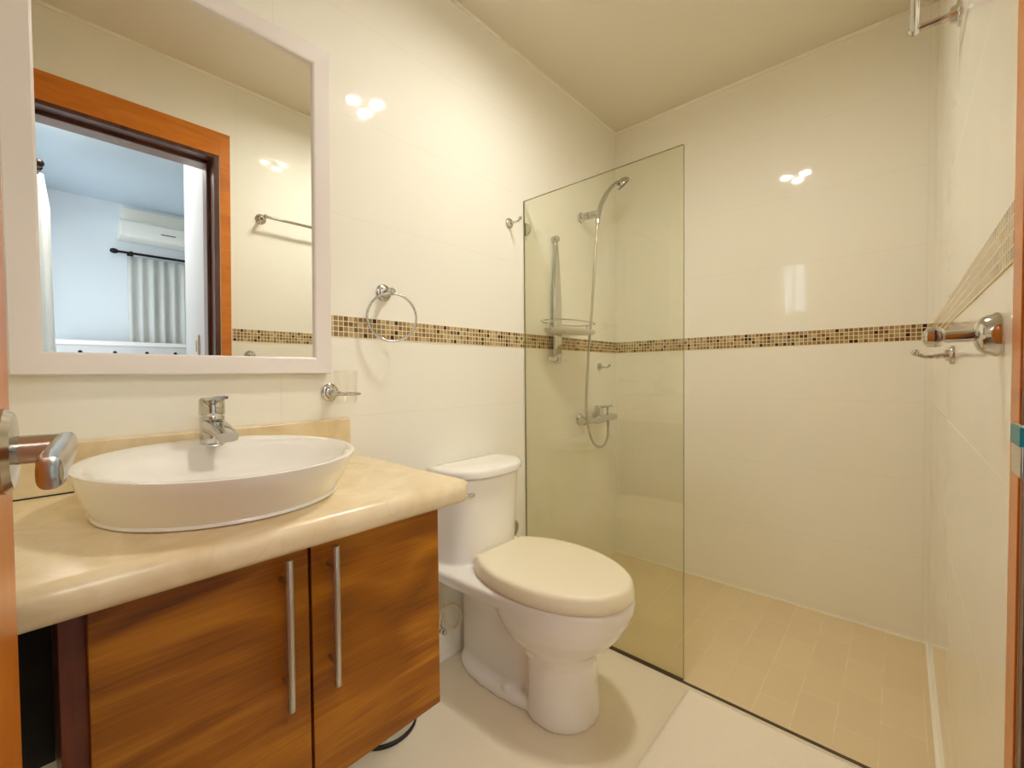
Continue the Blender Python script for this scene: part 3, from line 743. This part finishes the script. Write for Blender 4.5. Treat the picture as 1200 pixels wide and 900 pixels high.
# ---------------------------------------------------------------- bedroom furnishings (seen in the mirror), with an added unseen fill lamp
t = thing('air_conditioner', 'white split air conditioner high on the bedroom wall seen in the mirror', 'air conditioner', (XB, -1.30, 2.09))
b = B(); ay0, ay1 = -1.73, -.90
pr = [(XB, 2.095), (XB-.12, 2.095), (XB-.175, 2.125), (XB-.19, 2.17), (XB-.185, 2.25), (XB-.17, 2.265), (XB, 2.265)]
loft(b, [[(x, y, z) for x, z in pr] for y in (ay0, ay1)]); obj('casing', b, M['white_plastic'], t, bevel=.012, seg=3)
b = B(); box(b, (XB-.1915, -1.44, 2.175), (XB-.187, -1.33, 2.183)); obj('display', b, M['black'], t)
b = B(); box(b, (XB-.168, ay0+.05, 2.108), (XB-.155, ay1-.05, 2.128)); obj('louver', b, M['frame_white'], t, bevel=.003)
b = B(); box(b, (XB-.02, -1.69, 2.285), (XB, -.95, 2.40)); tag(obj('wall_panel', b, M['trim_white'], bevel=.002), 'cream flat panel on the bedroom wall above the air conditioner', 'panel')

def curtain(name, p0, p1, z0, z1, amp, waves, label):
    b = B(); n = waves*10
    p0, p1 = Vector(p0), Vector(p1); d_ = (p1-p0); pn = Vector((-d_.y, d_.x, 0)).normalized()
    rows = []
    for z in (z0, z0+.25*(z1-z0), z0+.6*(z1-z0), z0+.93*(z1-z0), z1):
        k_ = 1.0 if z < z1-.1 else .6
        rows.append([p0+d_*(i/n)+pn*amp*k_*(math.sin(2*PI*waves*i/n)+.3*math.sin(2*PI*waves*.37*i/n+z*1.5))+Vector((0, 0, z)) for i in range(n+1)])
    V = [[b.verts.new(q) for q in r] for r in rows]
    for i in range(len(V)-1):
        for k in range(n): b.faces.new((V[i][k], V[i][k+1], V[i+1][k+1], V[i+1][k]))
    o = obj(name, b, M['curtain'], smooth=80)
    so = o.modifiers.new('solid', 'SOLIDIFY'); so.thickness = .002
    return tag(o, label, 'curtain')
curtain('curtain', (XB-.075, -1.67, 0), (XB-.075, -.95, 0), .06, 1.955, .022, 9, 'white gathered curtain on the bedroom back wall below the air conditioner')
curtain('curtain', (2.52, -2.225, 0), (3.1, -2.225, 0), .04, 2.10, .036, 6, 'white curtain at the bright glass door at the mirror\'s left edge')
def rod(label, p0, p1, loc, rings_at):
    t = thing('curtain_rod', label, 'curtain rod', loc)
    p0, p1 = Vector(p0), Vector(p1); d_ = (p1-p0).normalized()
    b = B(); cyl(b, p0, p1, .011); obj('pole', b, M['dark_metal'], t, smooth=True)
    for p, s_ in ((p0, -1), (p1, 1)):
        b = B(); lathe(b, p, d_*s_, [(0, 0), (.012, 0), (.02, .01), (.024, .028), (.02, .045), (.012, .055), (0, .058)], 18); obj('finial', b, M['dark_metal'], t, smooth=True)
    for p, wall in rings_at:
        b = B(); cyl(b, p, wall, .007); lathe(b, wall, Vector(p)-Vector(wall), [(0, 0), (.025, 0), (.022, .008), (0, .008)], 18); sphere(b, p, .018); obj('bracket', b, M['dark_metal'], t, smooth=True)
    return t
rod('dark curtain rod below the air conditioner on the bedroom back wall', (XB-.075, -1.73, 1.985), (XB-.075, -.86, 1.985), (XB, -1.3, 1.985), [((XB-.075, -1.64, 1.985), (XB, -1.64, 1.985)), ((XB-.075, -.93, 1.985), (XB, -.93, 1.985))])
rod('dark curtain rod with round finial above the glass door curtain', (2.50, -2.225, 2.14), (3.95, -2.225, 2.14), (3.2, YF, 2.14), [((2.56, -2.225, 2.14), (2.56, YF, 2.14)), ((3.9, -2.225, 2.14), (3.9, YF, 2.14))])
t = thing('bedroom_fill_lamp', 'added round frosted fill lamp on the bedroom ceiling near the doorway', 'lamp', (2.30, -2.12, HB))  # unseen lamp, added to brighten the basin and cabinet fronts
b = B(); lathe(b, (2.30, -2.12, HB), (0, 0, -1), [(0, 0), (.20, 0), (.20, .018), (.19, .02), (0, .02)], 44); obj('base', b, M['frame_white'], t, smooth=True)
b = B(); lathe(b, (2.30, -2.12, HB-.021), (0, 0, -1), [(0, 0), (.185, 0), (.18, .014), (.15, .024), (.08, .029), (0, .030)], 40); obj('fill_lamp_shade', b, M['bed_fill'], t, smooth=True)
# bed head
t = thing('bed', 'bed with a pale grey headboard against the bedroom back wall', 'bed', (3.6, -1.5, 0))
b = B(); box(b, (XB-.20, -2.14, .12), (XB-.13, -1.0, 1.155)); obj('headboard', b, M['bed_grey'], t, bevel=.008, seg=3)
b = B(); box(b, (XB-.215, -2.15, 1.13), (XB-.115, -.99, 1.17)); obj('headboard_cap', b, M['frame_white'], t, bevel=.006)
b = B(); box(b, (2.75, -2.06, .22), (XB-.201, -1.08, .36)); obj('bed_base', b, M['bed_grey'], t, bevel=.01)
b = B(); box(b, (2.77, -2.05, .361), (XB-.203, -1.09, .60)); obj('mattress', b, M['curtain'], t, bevel=.04, seg=4)
for x in (2.80, 3.92):
    for y in (-2.02, -1.12):
        b = B(); box(b, (x, y-.03, 0), (x+.06, y+.03, .22)); obj('leg', b, M['dark_metal'], t)
for y in (-2.0, -1.78, -1.56, -1.35, -1.14):
    b = B(); sphere(b, (XB-.203, y, 1.07), .014, .5, 1, 1, 14); obj('button', b, M['dark_metal'], t, smooth=True)
# light switch on the partition
t = thing('light_switch', 'white light switch on the partition wall just outside the doorway', 'switch', (1.66, -1.665, 1.10))
b = B(); box(b, (1.62, -1.674, 1.075), (1.70, -1.6655, 1.195)); obj('plate', b, M['white_plastic'], t, bevel=.002)
b = B(); box(b, (1.645, -1.678, 1.105), (1.675, -1.6745, 1.165)); obj('rocker', b, M['white_plastic'], t, bevel=.001)
